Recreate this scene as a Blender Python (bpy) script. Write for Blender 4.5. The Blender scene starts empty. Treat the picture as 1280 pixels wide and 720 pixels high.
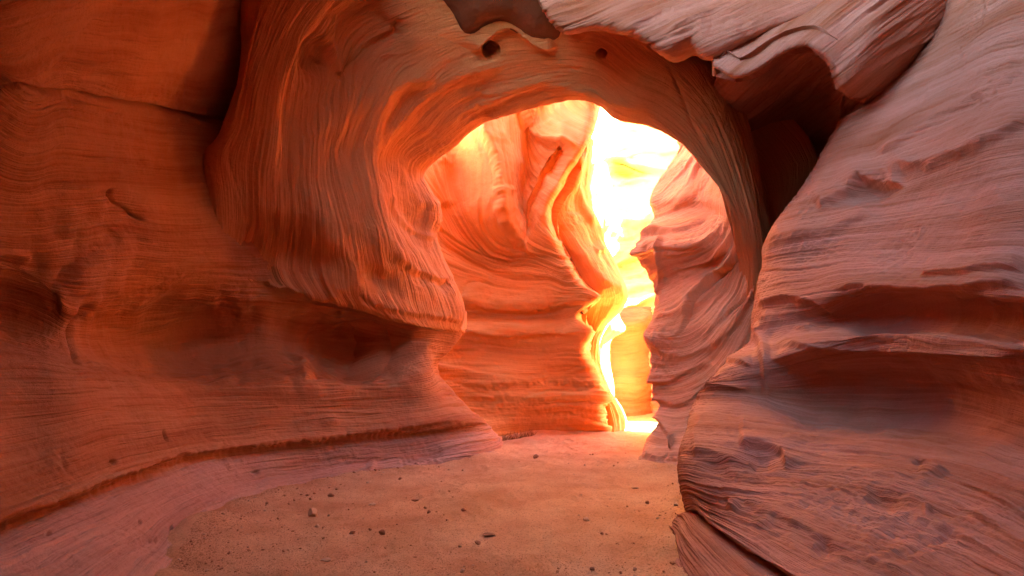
import bpy, math, random
import numpy as np

random.seed(7)
rng = np.random.default_rng(7)
scene = bpy.context.scene
R = math.radians

# ------------------------------------------------------------------ camera, sky, sun, exposure
F, HZ, CAM_H = 760.0, 450.0, 1.5          # focal length and horizon row for a 1280 x 720 frame, eye height
cam_d = bpy.data.cameras.new("camera")
cam = bpy.data.objects.new("camera", cam_d)
scene.collection.objects.link(cam)
cam.location = (0, 0, CAM_H)
cam.rotation_euler = (R(90), 0, 0)
cam_d.sensor_width = 36.0
cam_d.lens = 36.0 * F / 1280.0
cam_d.shift_y = (HZ - 360.0) / 1280.0
cam_d.clip_start, cam_d.clip_end = 0.05, 500
scene.camera = cam

SUN_ELEV, SUN_AZ = 33.0, 110.0            # azimuth clockwise from +Y
world = bpy.data.worlds.new("World")
scene.world = world
world.use_nodes = True
wn, wl = world.node_tree.nodes, world.node_tree.links
wn.clear()
sky = wn.new("ShaderNodeTexSky")
sky.sky_type = 'NISHITA'
sky.sun_disc = False
sky.sun_elevation = R(SUN_ELEV)
sky.sun_rotation = R(SUN_AZ)
sky.ozone_density = 1.2
sky.dust_density = 0.3
bg = wn.new("ShaderNodeBackground")
bg.inputs["Strength"].default_value = 0.05
wo = wn.new("ShaderNodeOutputWorld")
wl.new(sky.outputs[0], bg.inputs[0])
wl.new(bg.outputs[0], wo.inputs[0])

sun_d = bpy.data.lights.new("sun", 'SUN')
sun_d.energy = 5.0
sun_d.angle = R(0.5)
sun_d.color = (1.0, 0.95, 0.86)
sun = bpy.data.objects.new("sun", sun_d)
scene.collection.objects.link(sun)
sun.location = (6, -6, 30)
sun.rotation_euler = (R(90 - SUN_ELEV), 0, R(180 - SUN_AZ))

scene.view_settings.view_transform = 'Standard'
scene.view_settings.look = 'None'
scene.view_settings.gamma = 1.0
scene.view_settings.exposure = 6.1
scene.cycles.use_denoising = True
scene.cycles.max_bounces = 14
scene.cycles.diffuse_bounces = 12
scene.cycles.use_adaptive_sampling = False
scene.cycles.sample_clamp_indirect = 20.0

# ------------------------------------------------------------------ numeric helpers
PERM = rng.permutation(256)
PERM = np.concatenate([PERM, PERM, PERM])
GR = rng.normal(size=(256, 3))
GR /= np.linalg.norm(GR, axis=1)[:, None]

def pnoise(p):
    """gradient noise, p (N,3) -> (N,) about -1..1"""
    i = np.floor(p).astype(np.int64)
    f = p - i
    u = f * f * f * (f * (f * 6 - 15) + 10)
    i &= 255
    out = np.zeros(len(p))
    for dx in (0, 1):
        wx = u[:, 0] if dx else 1 - u[:, 0]
        for dy in (0, 1):
            wy = u[:, 1] if dy else 1 - u[:, 1]
            for dz in (0, 1):
                wz = u[:, 2] if dz else 1 - u[:, 2]
                h = PERM[PERM[PERM[(i[:, 0] + dx) & 255] + ((i[:, 1] + dy) & 255)] + ((i[:, 2] + dz) & 255)]
                g = GR[h]
                out += wx * wy * wz * (g[:, 0] * (f[:, 0] - dx) + g[:, 1] * (f[:, 1] - dy) + g[:, 2] * (f[:, 2] - dz))
    return out * 1.5

def fbm(p, octaves=3, gain=0.5):
    a, s, out = 1.0, 1.0, 0
    for k in range(octaves):
        out = out + a * pnoise(p * s + 17.3 * k)
        a *= gain
        s *= 2.03
    return out

def unproject(px, py, Y):
    return np.array([(px - 640.0) / F * Y, Y, CAM_H + (HZ - py) / F * Y])

def W(x, y, z):
    return ('w', x, y, z)

def pt(e):
    if e[0] == 'w':
        return np.array(e[1:], float)
    return unproject(*e)

def project(P):
    Y = np.maximum(P[..., 1], 0.25)
    return np.stack([640.0 + P[..., 0] / Y * F, HZ - (P[..., 2] - CAM_H) / Y * F], -1)

def crom(A, n_list):
    """Catmull-Rom through A (K, ...) along axis 0, n_list[i] steps in interval i"""
    K = len(A)
    ext = np.concatenate([2 * A[:1] - A[1:2], A, 2 * A[-1:] - A[-2:-1]], 0)
    out = []
    for i in range(K - 1):
        p0, p1, p2, p3 = ext[i], ext[i + 1], ext[i + 2], ext[i + 3]
        # centripetal-like damping of the tangents where neighbours are much longer
        l0 = np.linalg.norm(p1 - p0, axis=-1, keepdims=True)
        l1 = np.linalg.norm(p2 - p1, axis=-1, keepdims=True)
        l2 = np.linalg.norm(p3 - p2, axis=-1, keepdims=True)
        m1 = 0.5 * (p2 - p0) * np.minimum(1.0, 1.6 * l1 / (0.5 * (l0 + l1) + 1e-6))
        m2 = 0.5 * (p3 - p1) * np.minimum(1.0, 1.6 * l1 / (0.5 * (l1 + l2) + 1e-6))
        n = n_list[i]
        t = (np.arange(n) / n).reshape((n,) + (1,) * (A.ndim - 1))
        t2, t3 = t * t, t * t * t
        out.append((2 * t3 - 3 * t2 + 1) * p1 + (t3 - 2 * t2 + t) * m1 + (-2 * t3 + 3 * t2) * p2 + (t3 - t2) * m2)
    out.append(A[-1:])
    return np.concatenate(out, 0)

def resample(pl, step):
    pl = np.array(pl, float)
    d = np.concatenate([[0], np.cumsum(np.linalg.norm(np.diff(pl, axis=0), axis=1))])
    n = max(2, int(d[-1] / step) + 1)
    q = np.linspace(0, d[-1], n)
    return np.stack([np.interp(q, d, pl[:, k]) for k in range(2)], 1)

def smooth_line(pl, n=8):
    return crom(np.array(pl, float), [n] * (len(pl) - 1))

def rbf_fit(lines, step=28):
    C, V = [], []
    for val, pl in lines:
        q = resample(smooth_line(pl), step)
        C.append(q)
        V.append(np.full(len(q), float(val)))
    C, V = np.concatenate(C) / 100.0, np.concatenate(V)
    d = np.linalg.norm(C[:, None] - C[None], axis=-1)
    K = np.where(d > 0, d * d * np.log(d + 1e-12), 0) + np.eye(len(C)) * 0.02
    P = np.concatenate([np.ones((len(C), 1)), C], 1)
    A = np.block([[K, P], [P.T, np.zeros((3, 3))]])
    w = np.linalg.solve(A, np.concatenate([V, np.zeros(3)]))
    return C, w

def rbf_eval(model, q):
    C, w = model
    q = q / 100.0
    out = w[len(C)] + q @ w[len(C) + 1:]
    for k in range(len(C)):
        d2 = (q[:, 0] - C[k, 0]) ** 2 + (q[:, 1] - C[k, 1]) ** 2
        out += w[k] * 0.5 * d2 * np.log(d2 + 1e-12)
    return out

def line_dist(q, pl):
    """signed distance (positive = left-hand side of the line on screen with y down -> above a left-to-right line) and position 0..1"""
    pl = smooth_line(pl, 6)
    best = np.full(len(q), 1e9)
    sgn = np.zeros(len(q))
    par = np.zeros(len(q))
    L = np.concatenate([[0], np.cumsum(np.linalg.norm(np.diff(pl, axis=0), axis=1))])
    lo, hi = pl.min(0) - 170, pl.max(0) + 170
    m = np.where((q[:, 0] > lo[0]) & (q[:, 0] < hi[0]) & (q[:, 1] > lo[1]) & (q[:, 1] < hi[1]))[0]
    qq = q[m]
    b, sg, pr = best[m], sgn[m], par[m]
    for k in range(len(pl) - 1):
        a, d = pl[k], pl[k + 1] - pl[k]
        l2 = d @ d + 1e-9
        r = qq - a
        t = np.clip((r @ d) / l2, 0, 1)
        e = r - t[:, None] * d
        dd = np.hypot(e[:, 0], e[:, 1])
        cr = -(d[0] * r[:, 1] - d[1] * r[:, 0])
        c = dd < b
        b = np.where(c, dd, b)
        sg = np.where(c, np.sign(cr), sg)
        pr = np.where(c, (L[k] + t * math.sqrt(l2)) / L[-1], pr)
    best[m], sgn[m], par[m] = b, sg, pr
    return best, sgn, par

def sstep(x):
    x = np.clip(x, 0, 1)
    return x * x * (3 - 2 * x)

def apply_features(q, feats, P):
    """metres of outward displacement for vertices seen at q"""
    out = np.zeros(len(q))
    wob1, wob5 = (1 + 0.35 * pnoise(P * 3.1), 1 + 0.18 * pnoise(P * 5.0)) if feats else (1, 1)
    crumb = 0.9 * pnoise(P * 7.0) + 0.7 * pnoise(P * 17.0) if feats else 0
    for f in feats:
        kind = f[0]
        if kind in ('ridge', 'lip', 'ledge'):
            _, pl, amp, w, fall = f[:5]
            d, s, t = line_dist(q, pl)
            taper = sstep(t / 0.12) * sstep((1 - t) / 0.12)
            d = d * wob1
            sd = d * s + crumb * w * (1.0 if kind == 'ledge' else 0.35)
            if kind == 'ridge':                       # bump or groove of half width w
                out += amp * np.exp(-(d / w) ** 2) * taper
            elif kind == 'lip':                       # proud above the line, cut back sharply below it
                up = np.exp(-np.maximum(sd, 0) / fall)
                out += amp * taper * np.where(sd > 0, up, np.exp(-(np.minimum(sd, 0) / w) ** 2))
            else:                                     # ledge: proud above and cut below, both fade with distance
                up = np.exp(-np.maximum(sd, 0) / fall)
                dn = np.exp(np.minimum(sd, 0) / fall)
                k = np.tanh(sd / w) * (1 + 0.5 * crumb)
                out += amp * taper * np.where(k > 0, k * up, k * dn)
        elif kind == 'blob':                          # ('blob', cx, cy, rx, ry, angle, amp, hardness)
            _, cx, cy, rx, ry, an, amp, hard = f
            c, s_ = math.cos(R(an)), math.sin(R(an))
            dx, dy = q[:, 0] - cx, q[:, 1] - cy
            r = np.hypot((dx * c + dy * s_) / rx, (-dx * s_ + dy * c) / ry)
            r = r * (1 + (wob5 - 1) * (2.2 if hard >= 3 else 1))
            out += amp * np.exp(-r ** (2 * hard))
    return out

# ------------------------------------------------------------------ object helpers
def tag(o, label=None, cat=None, group=None, kind=None):
    if label: o['label'] = label
    if cat: o['category'] = cat
    if group: o['group'] = group
    if kind: o['kind'] = kind
    return o

def mesh_object(name, V, Q, mat, attrs=None, parent=None, smooth=True, tris=None):
    me = bpy.data.meshes.new(name)
    V = np.asarray(V, np.float32)
    Q = np.asarray(Q, np.int32)
    nf = len(Q)
    me.vertices.add(len(V))
    me.vertices.foreach_set("co", V.ravel())
    k = Q.shape[1]
    me.loops.add(nf * k)
    me.loops.foreach_set("vertex_index", Q.ravel())
    me.polygons.add(nf)
    me.polygons.foreach_set("loop_start", np.arange(0, nf * k, k, dtype=np.int32))
    me.polygons.foreach_set("loop_total", np.full(nf, k, np.int32))
    me.update(calc_edges=True)
    me.polygons.foreach_set("use_smooth", np.full(nf, smooth, bool))
    for an, av in (attrs or {}).items():
        a = me.attributes.new(an, 'FLOAT', 'POINT')
        a.data.foreach_set("value", np.asarray(av, np.float32))
    me.materials.append(mat)
    me.validate()
    o = bpy.data.objects.new(name, me)
    scene.collection.objects.link(o)
    if parent: o.parent = parent
    return o

# ------------------------------------------------------------------ materials
def rock_material(name, light, dark, streak=1.0, bump=1.0, pale=None):
    m = bpy.data.materials.new(name)
    m.use_nodes = True
    nt = m.node_tree
    n, l = nt.nodes, nt.links
    n.clear()
    out = n.new("ShaderNodeOutputMaterial")
    bs = n.new("ShaderNodeBsdfPrincipled")
    bs.inputs["Roughness"].default_value = 0.88
    bs.inputs["Specular IOR Level"].default_value = 0.2
    l.new(bs.outputs[0], out.inputs[0])
    at = n.new("ShaderNodeAttribute"); at.attribute_name = "strata"
    geo = n.new("ShaderNodeNewGeometry")
    sep = n.new("ShaderNodeSeparateXYZ")
    tc = n.new("ShaderNodeTexCoord")
    l.new(tc.outputs["Object"], sep.inputs[0])

    def math_(op, a, b=None, c=None):
        x = n.new("ShaderNodeMath"); x.operation = op
        for i, v in enumerate((a, b, c)):
            if v is None: continue
            if isinstance(v, (int, float)): x.inputs[i].default_value = v
            else: l.new(v, x.inputs[i])
        return x.outputs[0]

    def strat_noise(fs, fp, detail, rough=0.55):
        cb = n.new("ShaderNodeCombineXYZ")
        l.new(math_('MULTIPLY', at.outputs["Fac"], fs), cb.inputs[0])
        l.new(math_('MULTIPLY', math_('ADD', sep.outputs[0], math_('MULTIPLY', sep.outputs[2], 0.6)), fp), cb.inputs[1])
        l.new(math_('MULTIPLY', sep.outputs[1], fp), cb.inputs[2])
        nz = n.new("ShaderNodeTexNoise")
        nz.inputs["Scale"].default_value = 1.0
        nz.inputs["Detail"].default_value = detail
        nz.inputs["Roughness"].default_value = rough
        l.new(cb.outputs[0], nz.inputs["Vector"])
        return nz.outputs["Fac"]

    def pos_noise(scale, detail, rough=0.6):
        nz = n.new("ShaderNodeTexNoise")
        nz.inputs["Scale"].default_value = scale
        nz.inputs["Detail"].default_value = detail
        nz.inputs["Roughness"].default_value = rough
        l.new(tc.outputs["Object"], nz.inputs["Vector"])
        return nz.outputs["Fac"]

    broad = strat_noise(0.035, 0.35, 3)
    fine = strat_noise(0.22, 0.7, 4, 0.6)
    hair = strat_noise(0.6, 1.4, 3, 0.6)
    grain = pos_noise(90, 3)
    patch = pos_noise(0.9, 4)
    # colour: bands of iron-stained and pale laminae, soft patches
    k = math_('ADD', math_('MULTIPLY', broad, 0.55), math_('MULTIPLY', fine, 0.30 * streak))
    k = math_('ADD', k, math_('MULTIPLY', patch, 0.15))
    k = math_('ADD', k, math_('MULTIPLY', hair, 0.10 * streak))
    rp = n.new("ShaderNodeValToRGB")
    rp.color_ramp.elements[0].position = 0.40
    rp.color_ramp.elements[0].color = (*dark, 1)
    rp.color_ramp.elements[1].position = 0.66
    rp.color_ramp.elements[1].color = (*light, 1)
    l.new(k, rp.inputs[0])
    ab = n.new("ShaderNodeAttribute"); ab.attribute_name = "bed"
    rb = n.new("ShaderNodeValToRGB")
    rb.color_ramp.elements[0].position = 0.38
    rb.color_ramp.elements[0].color = (0.38, 0.155, 0.088, 1)
    rb.color_ramp.elements[1].position = 0.68
    rb.color_ramp.elements[1].color = (0.54, 0.275, 0.175, 1)
    l.new(k, rb.inputs[0])
    mb = n.new("ShaderNodeMixRGB")
    l.new(ab.outputs["Fac"], mb.inputs[0])
    l.new(rp.outputs[0], mb.inputs[1])
    l.new(rb.outputs[0], mb.inputs[2])
    mx = n.new("ShaderNodeMixRGB"); mx.blend_type = 'MULTIPLY'
    mx.inputs[0].default_value = 0.35
    l.new(mb.outputs[0], mx.inputs[1])
    g2 = n.new("ShaderNodeValToRGB")
    g2.color_ramp.elements[0].position = 0.3; g2.color_ramp.elements[0].color = (0.62, 0.58, 0.55, 1)
    g2.color_ramp.elements[1].position = 0.6; g2.color_ramp.elements[1].color = (1, 1, 1, 1)
    l.new(grain, g2.inputs[0])
    l.new(g2.outputs[0], mx.inputs[2])
    l.new(mx.outputs[0], bs.inputs["Base Color"])
    # relief
    h = math_('ADD', math_('MULTIPLY', fine, 0.9 * streak), math_('MULTIPLY', hair, 0.5 * streak))
    h = math_('ADD', h, math_('MULTIPLY', grain, 0.18))
    h = math_('ADD', h, math_('MULTIPLY', pos_noise(22, 4, 0.6), 0.35))
    bp = n.new("ShaderNodeBump")
    bp.inputs["Strength"].default_value = 0.8 * bump
    bp.inputs["Distance"].default_value = 0.03
    l.new(h, bp.inputs["Height"])
    l.new(bp.outputs[0], bs.inputs["Normal"])
    return m

ROCK = rock_material("sandstone", (0.46, 0.175, 0.070), (0.30, 0.072, 0.013), streak=1.3, bump=1.25)  # darker albedo stands in for deeper shade on these walls
ROCK_BRIGHTENED = rock_material("brightened_sandstone", (0.75, 0.39, 0.125), (0.60, 0.215, 0.038))  # same sandstone lightened so the chamber looks more brightly lit
ROCK_BOUNCE = rock_material("light_bounce_sandstone", (0.82, 0.54, 0.24), (0.74, 0.40, 0.13))  # lightened further so the far wall bounces more warm light into the chamber
ROCK_HAIR = rock_material("streaked_sandstone", (0.58, 0.215, 0.070), (0.29, 0.064, 0.010), streak=1.9, bump=1.2)
ROCK_ROUGH = rock_material("laminated_sandstone", (0.50, 0.21, 0.125), (0.31, 0.084, 0.026), streak=1.05, bump=1.0)
ROCK_PINK = rock_material("pink_banded_sandstone", (0.68, 0.33, 0.165), (0.46, 0.15, 0.045), streak=1.3)
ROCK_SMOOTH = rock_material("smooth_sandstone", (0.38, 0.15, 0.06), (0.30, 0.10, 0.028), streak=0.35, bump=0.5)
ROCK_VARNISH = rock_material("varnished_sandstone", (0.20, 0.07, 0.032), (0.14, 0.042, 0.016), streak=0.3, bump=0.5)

# ------------------------------------------------------------------ rock bodies lofted through control nets
PXSTEP = 1.5

def rock(name, net, label, cat, mat=ROCK, flow='u', flow_scale=1.0, flow_lines=None, lin=(0, 1), feats=(),
         streak=0.012, undul=0.04, rough=0.006, thick=0.5, flip=None, pxstep=None, back=None, fade=0, bed_row=None, saw=(), streak_f=(0.03, 0.09, 0.22), z_strata=0.0):
    step = pxstep or PXSTEP
    A = np.array([[pt(e) for e in row] for row in net])            # (rows, cols, 3)
    nr, nc = A.shape[:2]
    q = project(A)
    inside = (q[..., 0] > -80) & (q[..., 0] < 1360) & (q[..., 1] > -80) & (q[..., 1] < 800) & (A[..., 1] > 0.5)
    def counts(qa, ins, axis):
        d = np.linalg.norm(np.diff(qa, axis=axis), axis=-1)
        w3 = np.linalg.norm(np.diff(A, axis=axis), axis=-1) / np.maximum(2.5, np.minimum(*[np.take(A[..., 1], r, axis=axis) for r in (range(0, A.shape[axis] - 1), range(1, A.shape[axis]))])) * F * 0.7
        d = np.maximum(d, np.minimum(w3, 260))
        if axis == 0: vis = ins[:-1] | ins[1:]
        else: vis = ins[:, :-1] | ins[:, 1:]
        d = np.where(vis, d, np.minimum(d, 40))
        m = d.max(axis=1 - axis)
        return np.clip((m / step).astype(int) + 1, 3, 260)
    nu = counts(q, inside, 0)
    nv = counts(q, inside, 1)
    G = crom(A, nu)
    G = crom(G.transpose(1, 0, 2), nv).transpose(1, 0, 2)
    H, Wd = G.shape[:2]
    du = np.gradient(G, axis=0)
    dv = np.gradient(G, axis=1)
    N = np.cross(du, dv)
    # blur normals a little so relief does not fold at tight bends
    for _ in range(2):
        N[1:-1] = (N[:-2] + 2 * N[1:-1] + N[2:]) / 4
        N[:, 1:-1] = (N[:, :-2] + 2 * N[:, 1:-1] + N[:, 2:]) / 4
    N /= np.linalg.norm(N, axis=-1, keepdims=True) + 1e-9
    to_cam = np.array([0, 0, CAM_H]) - G
    qq = project(G)
    fin = (qq[..., 0] > 0) & (qq[..., 0] < 1280) & (qq[..., 1] > 0) & (qq[..., 1] < 720)
    sgn = np.sum((N * to_cam).sum(-1)[fin] / np.linalg.norm(to_cam, axis=-1)[fin]) if fin.any() else 1
    if flip is not None: sgn = -sgn if flip else sgn
    if sgn < 0: N = -N
    P = G.reshape(-1, 3)
    qf = qq.reshape(-1, 2)
    Nf = N.reshape(-1, 3)
    # strata coordinate
    if flow == 'u':
        d = np.linalg.norm(np.diff(q, axis=0), axis=-1)
        d = np.minimum(np.median(d, axis=1), 120)
        base = np.concatenate([[0], np.cumsum(d)])
        s = crom(base[:, None], nu)[:, 0]
        S = np.repeat(s[:, None], Wd, 1).ravel()
    elif flow == 'v':
        d = np.linalg.norm(np.diff(q, axis=1), axis=-1)
        d = np.minimum(np.median(d, axis=0), 120)
        base = np.concatenate([[0], np.cumsum(d)])
        s = crom(base[:, None], nv)[:, 0]
        S = np.repeat(s[None], H, 0).ravel()
    elif flow == 'lin':
        S = qf[:, 0] * lin[0] + qf[:, 1] * lin[1]
    elif flow == 'rbf':
        S = rbf_eval(rbf_fit(flow_lines), qf)
    S = S * flow_scale + 5.0 * fbm(P * 0.55, 2) + 1.2 * pnoise(P * 2.3)
    # relief
    disp = undul * fbm(P * 0.9 + 3.7, 3, 0.45)
    mod = np.clip(0.5 + 1.3 * pnoise(P * 0.7 + 9.1), 0.04, 1.5)
    if fade:                                              # relief dies out towards the rounded lower lip
        mod = mod * np.repeat(sstep(crom(np.minimum(np.arange(nr, dtype=float), fade)[:, None] / fade, nu)[:, 0])[:, None], Wd, 1).ravel()
    slow = P * np.array([0.45, 0.45, 0.45])
    for k, f in enumerate(streak_f):
        amp = streak * (1.0, 0.9, 0.65)[k] * 1.6
        n1 = pnoise(np.stack([S * f, slow[:, 0] * (1 + k) + slow[:, 2], slow[:, 1] * (1 + k) + 31.0 * k], 1))
        disp += amp * mod * (np.abs(n1) * -1.6 + 0.35 + 0.5 * n1)
    for wl, amp in saw:                                   # eroded laminae: proud lower edge, sharp step under it
        warp = pnoise(np.stack([S / (2.7 * wl), slow[:, 0] * 1.3 + slow[:, 2], slow[:, 1] * 1.3 + wl], 1))
        x = S / wl + 1.1 * warp
        fr = x - np.floor(x)
        cell = pnoise(np.stack([np.floor(x) * 0.73 + 0.5, slow[:, 0] * 1.6, slow[:, 1] * 1.6 + slow[:, 2]], 1))
        shape = np.where(fr < 0.82, (fr / 0.82) ** 1.6, 1 - sstep((fr - 0.82) / 0.18))
        disp += amp * mod * np.clip(0.75 + 1.2 * cell, 0, 1.6) * (shape - 0.4)
    rp = np.clip(pnoise(P * 1.3 + 40.0) * 2.2 - 0.35, 0, 1)
    disp += rough * (1 + 2.2 * rp) * fbm(P * 9.0, 3, 0.6)
    disp += apply_features(qf, feats, P)
    P = P + Nf * disp[:, None]
    idx = np.arange(H * Wd).reshape(H, Wd)
    a, b, c, d4 = idx[:-1, :-1].ravel(), idx[:-1, 1:].ravel(), idx[1:, 1:].ravel(), idx[1:, :-1].ravel()
    quads = np.stack([a, b, c, d4], 1)
    # solid back: the rim is carried back along the inward normal and closed by a coarse skin
    ring = np.concatenate([idx[0, :-1], idx[:-1, -1], idx[-1, :0:-1], idx[:0:-1, 0]])
    nb = len(P)
    off = -Nf * thick if back is None else np.repeat(np.array([back], float), nb, 0)
    back_r = P[ring] + off[ring]
    m = len(ring)
    j = np.arange(m)
    side = np.stack([ring, ring[(j + 1) % m], nb + (j + 1) % m, nb + j], 1)
    ci = np.unique(np.linspace(0, H - 1, min(H, 70)).astype(int))
    cj = np.unique(np.linspace(0, Wd - 1, min(Wd, 70)).astype(int))
    gi = idx[np.ix_(ci, cj)].ravel()
    back_g = P[gi] + off[gi]
    k0 = nb + m
    bi = np.arange(len(gi)).reshape(len(ci), len(cj)) + k0
    bq = np.stack([bi[:-1, :-1].ravel(), bi[1:, :-1].ravel(), bi[1:, 1:].ravel(), bi[:-1, 1:].ravel()], 1)
    V = np.concatenate([P, back_r, back_g])
    Sx = np.concatenate([S, S[ring], S[gi]])
    Q = np.concatenate([quads, side, bq])
    if sgn > 0: pass
    else: Q = Q[:, ::-1]
    bed = np.zeros((H, Wd))
    if bed_row:                                           # a paler, finer bed of stone below this row of the net
        ur = crom(np.arange(nr, dtype=float)[:, None], nu)[:, 0]
        bed = np.repeat(sstep((ur - bed_row) / 0.5 + 0.4)[:, None], Wd, 1)
    bed = bed.ravel()
    o = mesh_object(name, V, Q, mat, {"strata": Sx, "bed": np.concatenate([bed, bed[ring], bed[gi]])})
    tag(o, label, cat, kind='thing')
    print(name, H, Wd)
    return o

def T(rows_as_cols):
    """net typed column by column -> rows"""
    return [list(r) for r in zip(*rows_as_cols)]

# ------------------------------------------------------------------ the canyon: ground
def seg_dist(P, pl):
    d = np.full(len(P), 1e9)
    for a, b in zip(pl[:-1], pl[1:]):
        a, b = np.array(a), np.array(b)
        v = b - a
        t = np.clip(((P[:, :2] - a) @ v) / (v @ v + 1e-9), 0, 1)
        d = np.minimum(d, np.hypot(*(P[:, :2] - a - t[:, None] * v).T))
    return d

def base_line(pts):
    return [((px - 640.0) / F * Y, Y) for px, py, Y in pts]

BASES = [base_line([(140,790,3.35),(206,722,4.2),(242,662,5.36),(303,630,6.33),(352,613,7.0),(423,599,7.65),(522,584,8.5),(600,573,9.2),(628,556,10.35),(606,545,11.6)]),
         base_line([(600,548,11.5),(650,543,12.1),(700,542,12.3),(757,540,12.55)]),
         base_line([(915,800,3.26),(858,722,4.19),(838,678,4.98),(860,655,5.9)]),
         base_line([(799,583,8.72),(828,588,8.4),(855,592,8.2),(890,600,8.0)])]
r_ = np.random.default_rng(41)
PRINTS = []
for k in range(110):
    t = r_.uniform(2.9, 11.5)
    c = np.interp(t, [2.9, 5, 8, 11.5], [-.4, -.4, .1, 1.0])
    PRINTS.append((c + r_.normal(0, .55), t, r_.normal(0.1, .5), r_.uniform(.10, .15), r_.uniform(.04, .06), r_.uniform(.006, .016)))

def sand_height(P):
    z = 0.05 * fbm(P * 0.5, 3) + 0.012 * fbm(P * 2.7 + 5, 3) + 0.006 * fbm(P * 9 + 2, 2)
    z -= 0.04 * np.clip(pnoise(P * np.array([3.2, 2.2, 1]) + 11) - 0.28, 0, 1)
    lump = np.clip(0.8 + 0.9 * pnoise(P * np.array([2.6, 2.6, 1]) + 31), 0, 2)
    for pl in BASES:                                          # sand drifted against the rock
        z += 0.055 * lump * np.exp(-(seg_dist(P, pl) / 0.20) ** 2)
    for x, y, an, a, b, dep in PRINTS:                        # old blurred footprints
        m = np.where((np.abs(P[:, 0] - x) < .3) & (np.abs(P[:, 1] - y) < .3))[0]
        dx, dy = P[m, 0] - x, P[m, 1] - y
        c, s = math.cos(an), math.sin(an)
        r2 = ((dx * s + dy * c) / a) ** 2 + ((dx * c - dy * s) / b) ** 2
        z[m] += dep * (-np.exp(-r2 * r2) + 0.55 * np.exp(-(np.sqrt(r2) - 1.45) ** 2 / .12))
    return z

def ground():
    xs = np.concatenate([np.linspace(-60, -5, 20)[:-1], np.linspace(-5, 5, 420), np.linspace(5, 60, 20)[1:]])
    ys = np.concatenate([np.linspace(-20, 2.5, 20)[:-1], np.linspace(2.5, 16, 620), np.linspace(16, 120, 30)[1:]])
    X, Y = np.meshgrid(xs, ys)
    P = np.stack([X.ravel(), Y.ravel(), np.zeros(X.size)], 1)
    z = sand_height(P)
    tread = np.clip(fbm(P * 1.1 + 60, 2) + 0.3, 0, 1)
    z += 0.010 * tread * fbm(P * 16, 2)
    P[:, 2] = z
    n, m = X.shape
    idx = np.arange(n * m).reshape(n, m)
    Q = np.stack([idx[:-1, :-1].ravel(), idx[:-1, 1:].ravel(), idx[1:, 1:].ravel(), idx[1:, :-1].ravel()], 1)
    m_ = bpy.data.materials.new("sand")
    m_.use_nodes = True
    nt = m_.node_tree; nn, ll = nt.nodes, nt.links
    bs = nn["Principled BSDF"]
    bs.inputs["Roughness"].default_value = 0.95
    bs.inputs["Specular IOR Level"].default_value = 0.1
    tc = nn.new("ShaderNodeTexCoord")
    def nz(scale, det, ro=0.6):
        x = nn.new("ShaderNodeTexNoise"); x.inputs["Scale"].default_value = scale
        x.inputs["Detail"].default_value = det; x.inputs["Roughness"].default_value = ro
        ll.new(tc.outputs["Object"], x.inputs["Vector"]); return x.outputs["Fac"]
    def ramp(src, p0, c0, p1, c1):
        r = nn.new("ShaderNodeValToRGB")
        r.color_ramp.elements[0].position = p0; r.color_ramp.elements[0].color = (*c0, 1)
        r.color_ramp.elements[1].position = p1; r.color_ramp.elements[1].color = (*c1, 1)
        ll.new(src, r.inputs[0]); return r.outputs[0]
    base = ramp(nz(1.3, 6, 0.65), 0.35, (0.64, 0.30, 0.125), 0.65, (0.80, 0.45, 0.225))
    spk = ramp(nz(55, 3, 0.7), 0.33, (0.55, 0.5, 0.48), 0.5, (1, 1, 1))
    mx = nn.new("ShaderNodeMixRGB"); mx.blend_type = 'MULTIPLY'; mx.inputs[0].default_value = 0.6
    ll.new(base, mx.inputs[1]); ll.new(spk, mx.inputs[2])
    ll.new(mx.outputs[0], bs.inputs["Base Color"])
    bp = nn.new("ShaderNodeBump"); bp.inputs["Strength"].default_value = 0.8; bp.inputs["Distance"].default_value = 0.03
    ad = nn.new("ShaderNodeMath"); ad.operation = 'ADD'
    ll.new(nz(35, 5, 0.7), ad.inputs[0]); ll.new(nz(140, 2), ad.inputs[1])
    ll.new(ad.outputs[0], bp.inputs["Height"]); ll.new(bp.outputs[0], bs.inputs["Normal"])
    o = mesh_object("sand_floor", P, Q, m_)
    tag(o, "orange sandy canyon floor winding between the rock walls", "sand", kind='structure')
ground()

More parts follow.
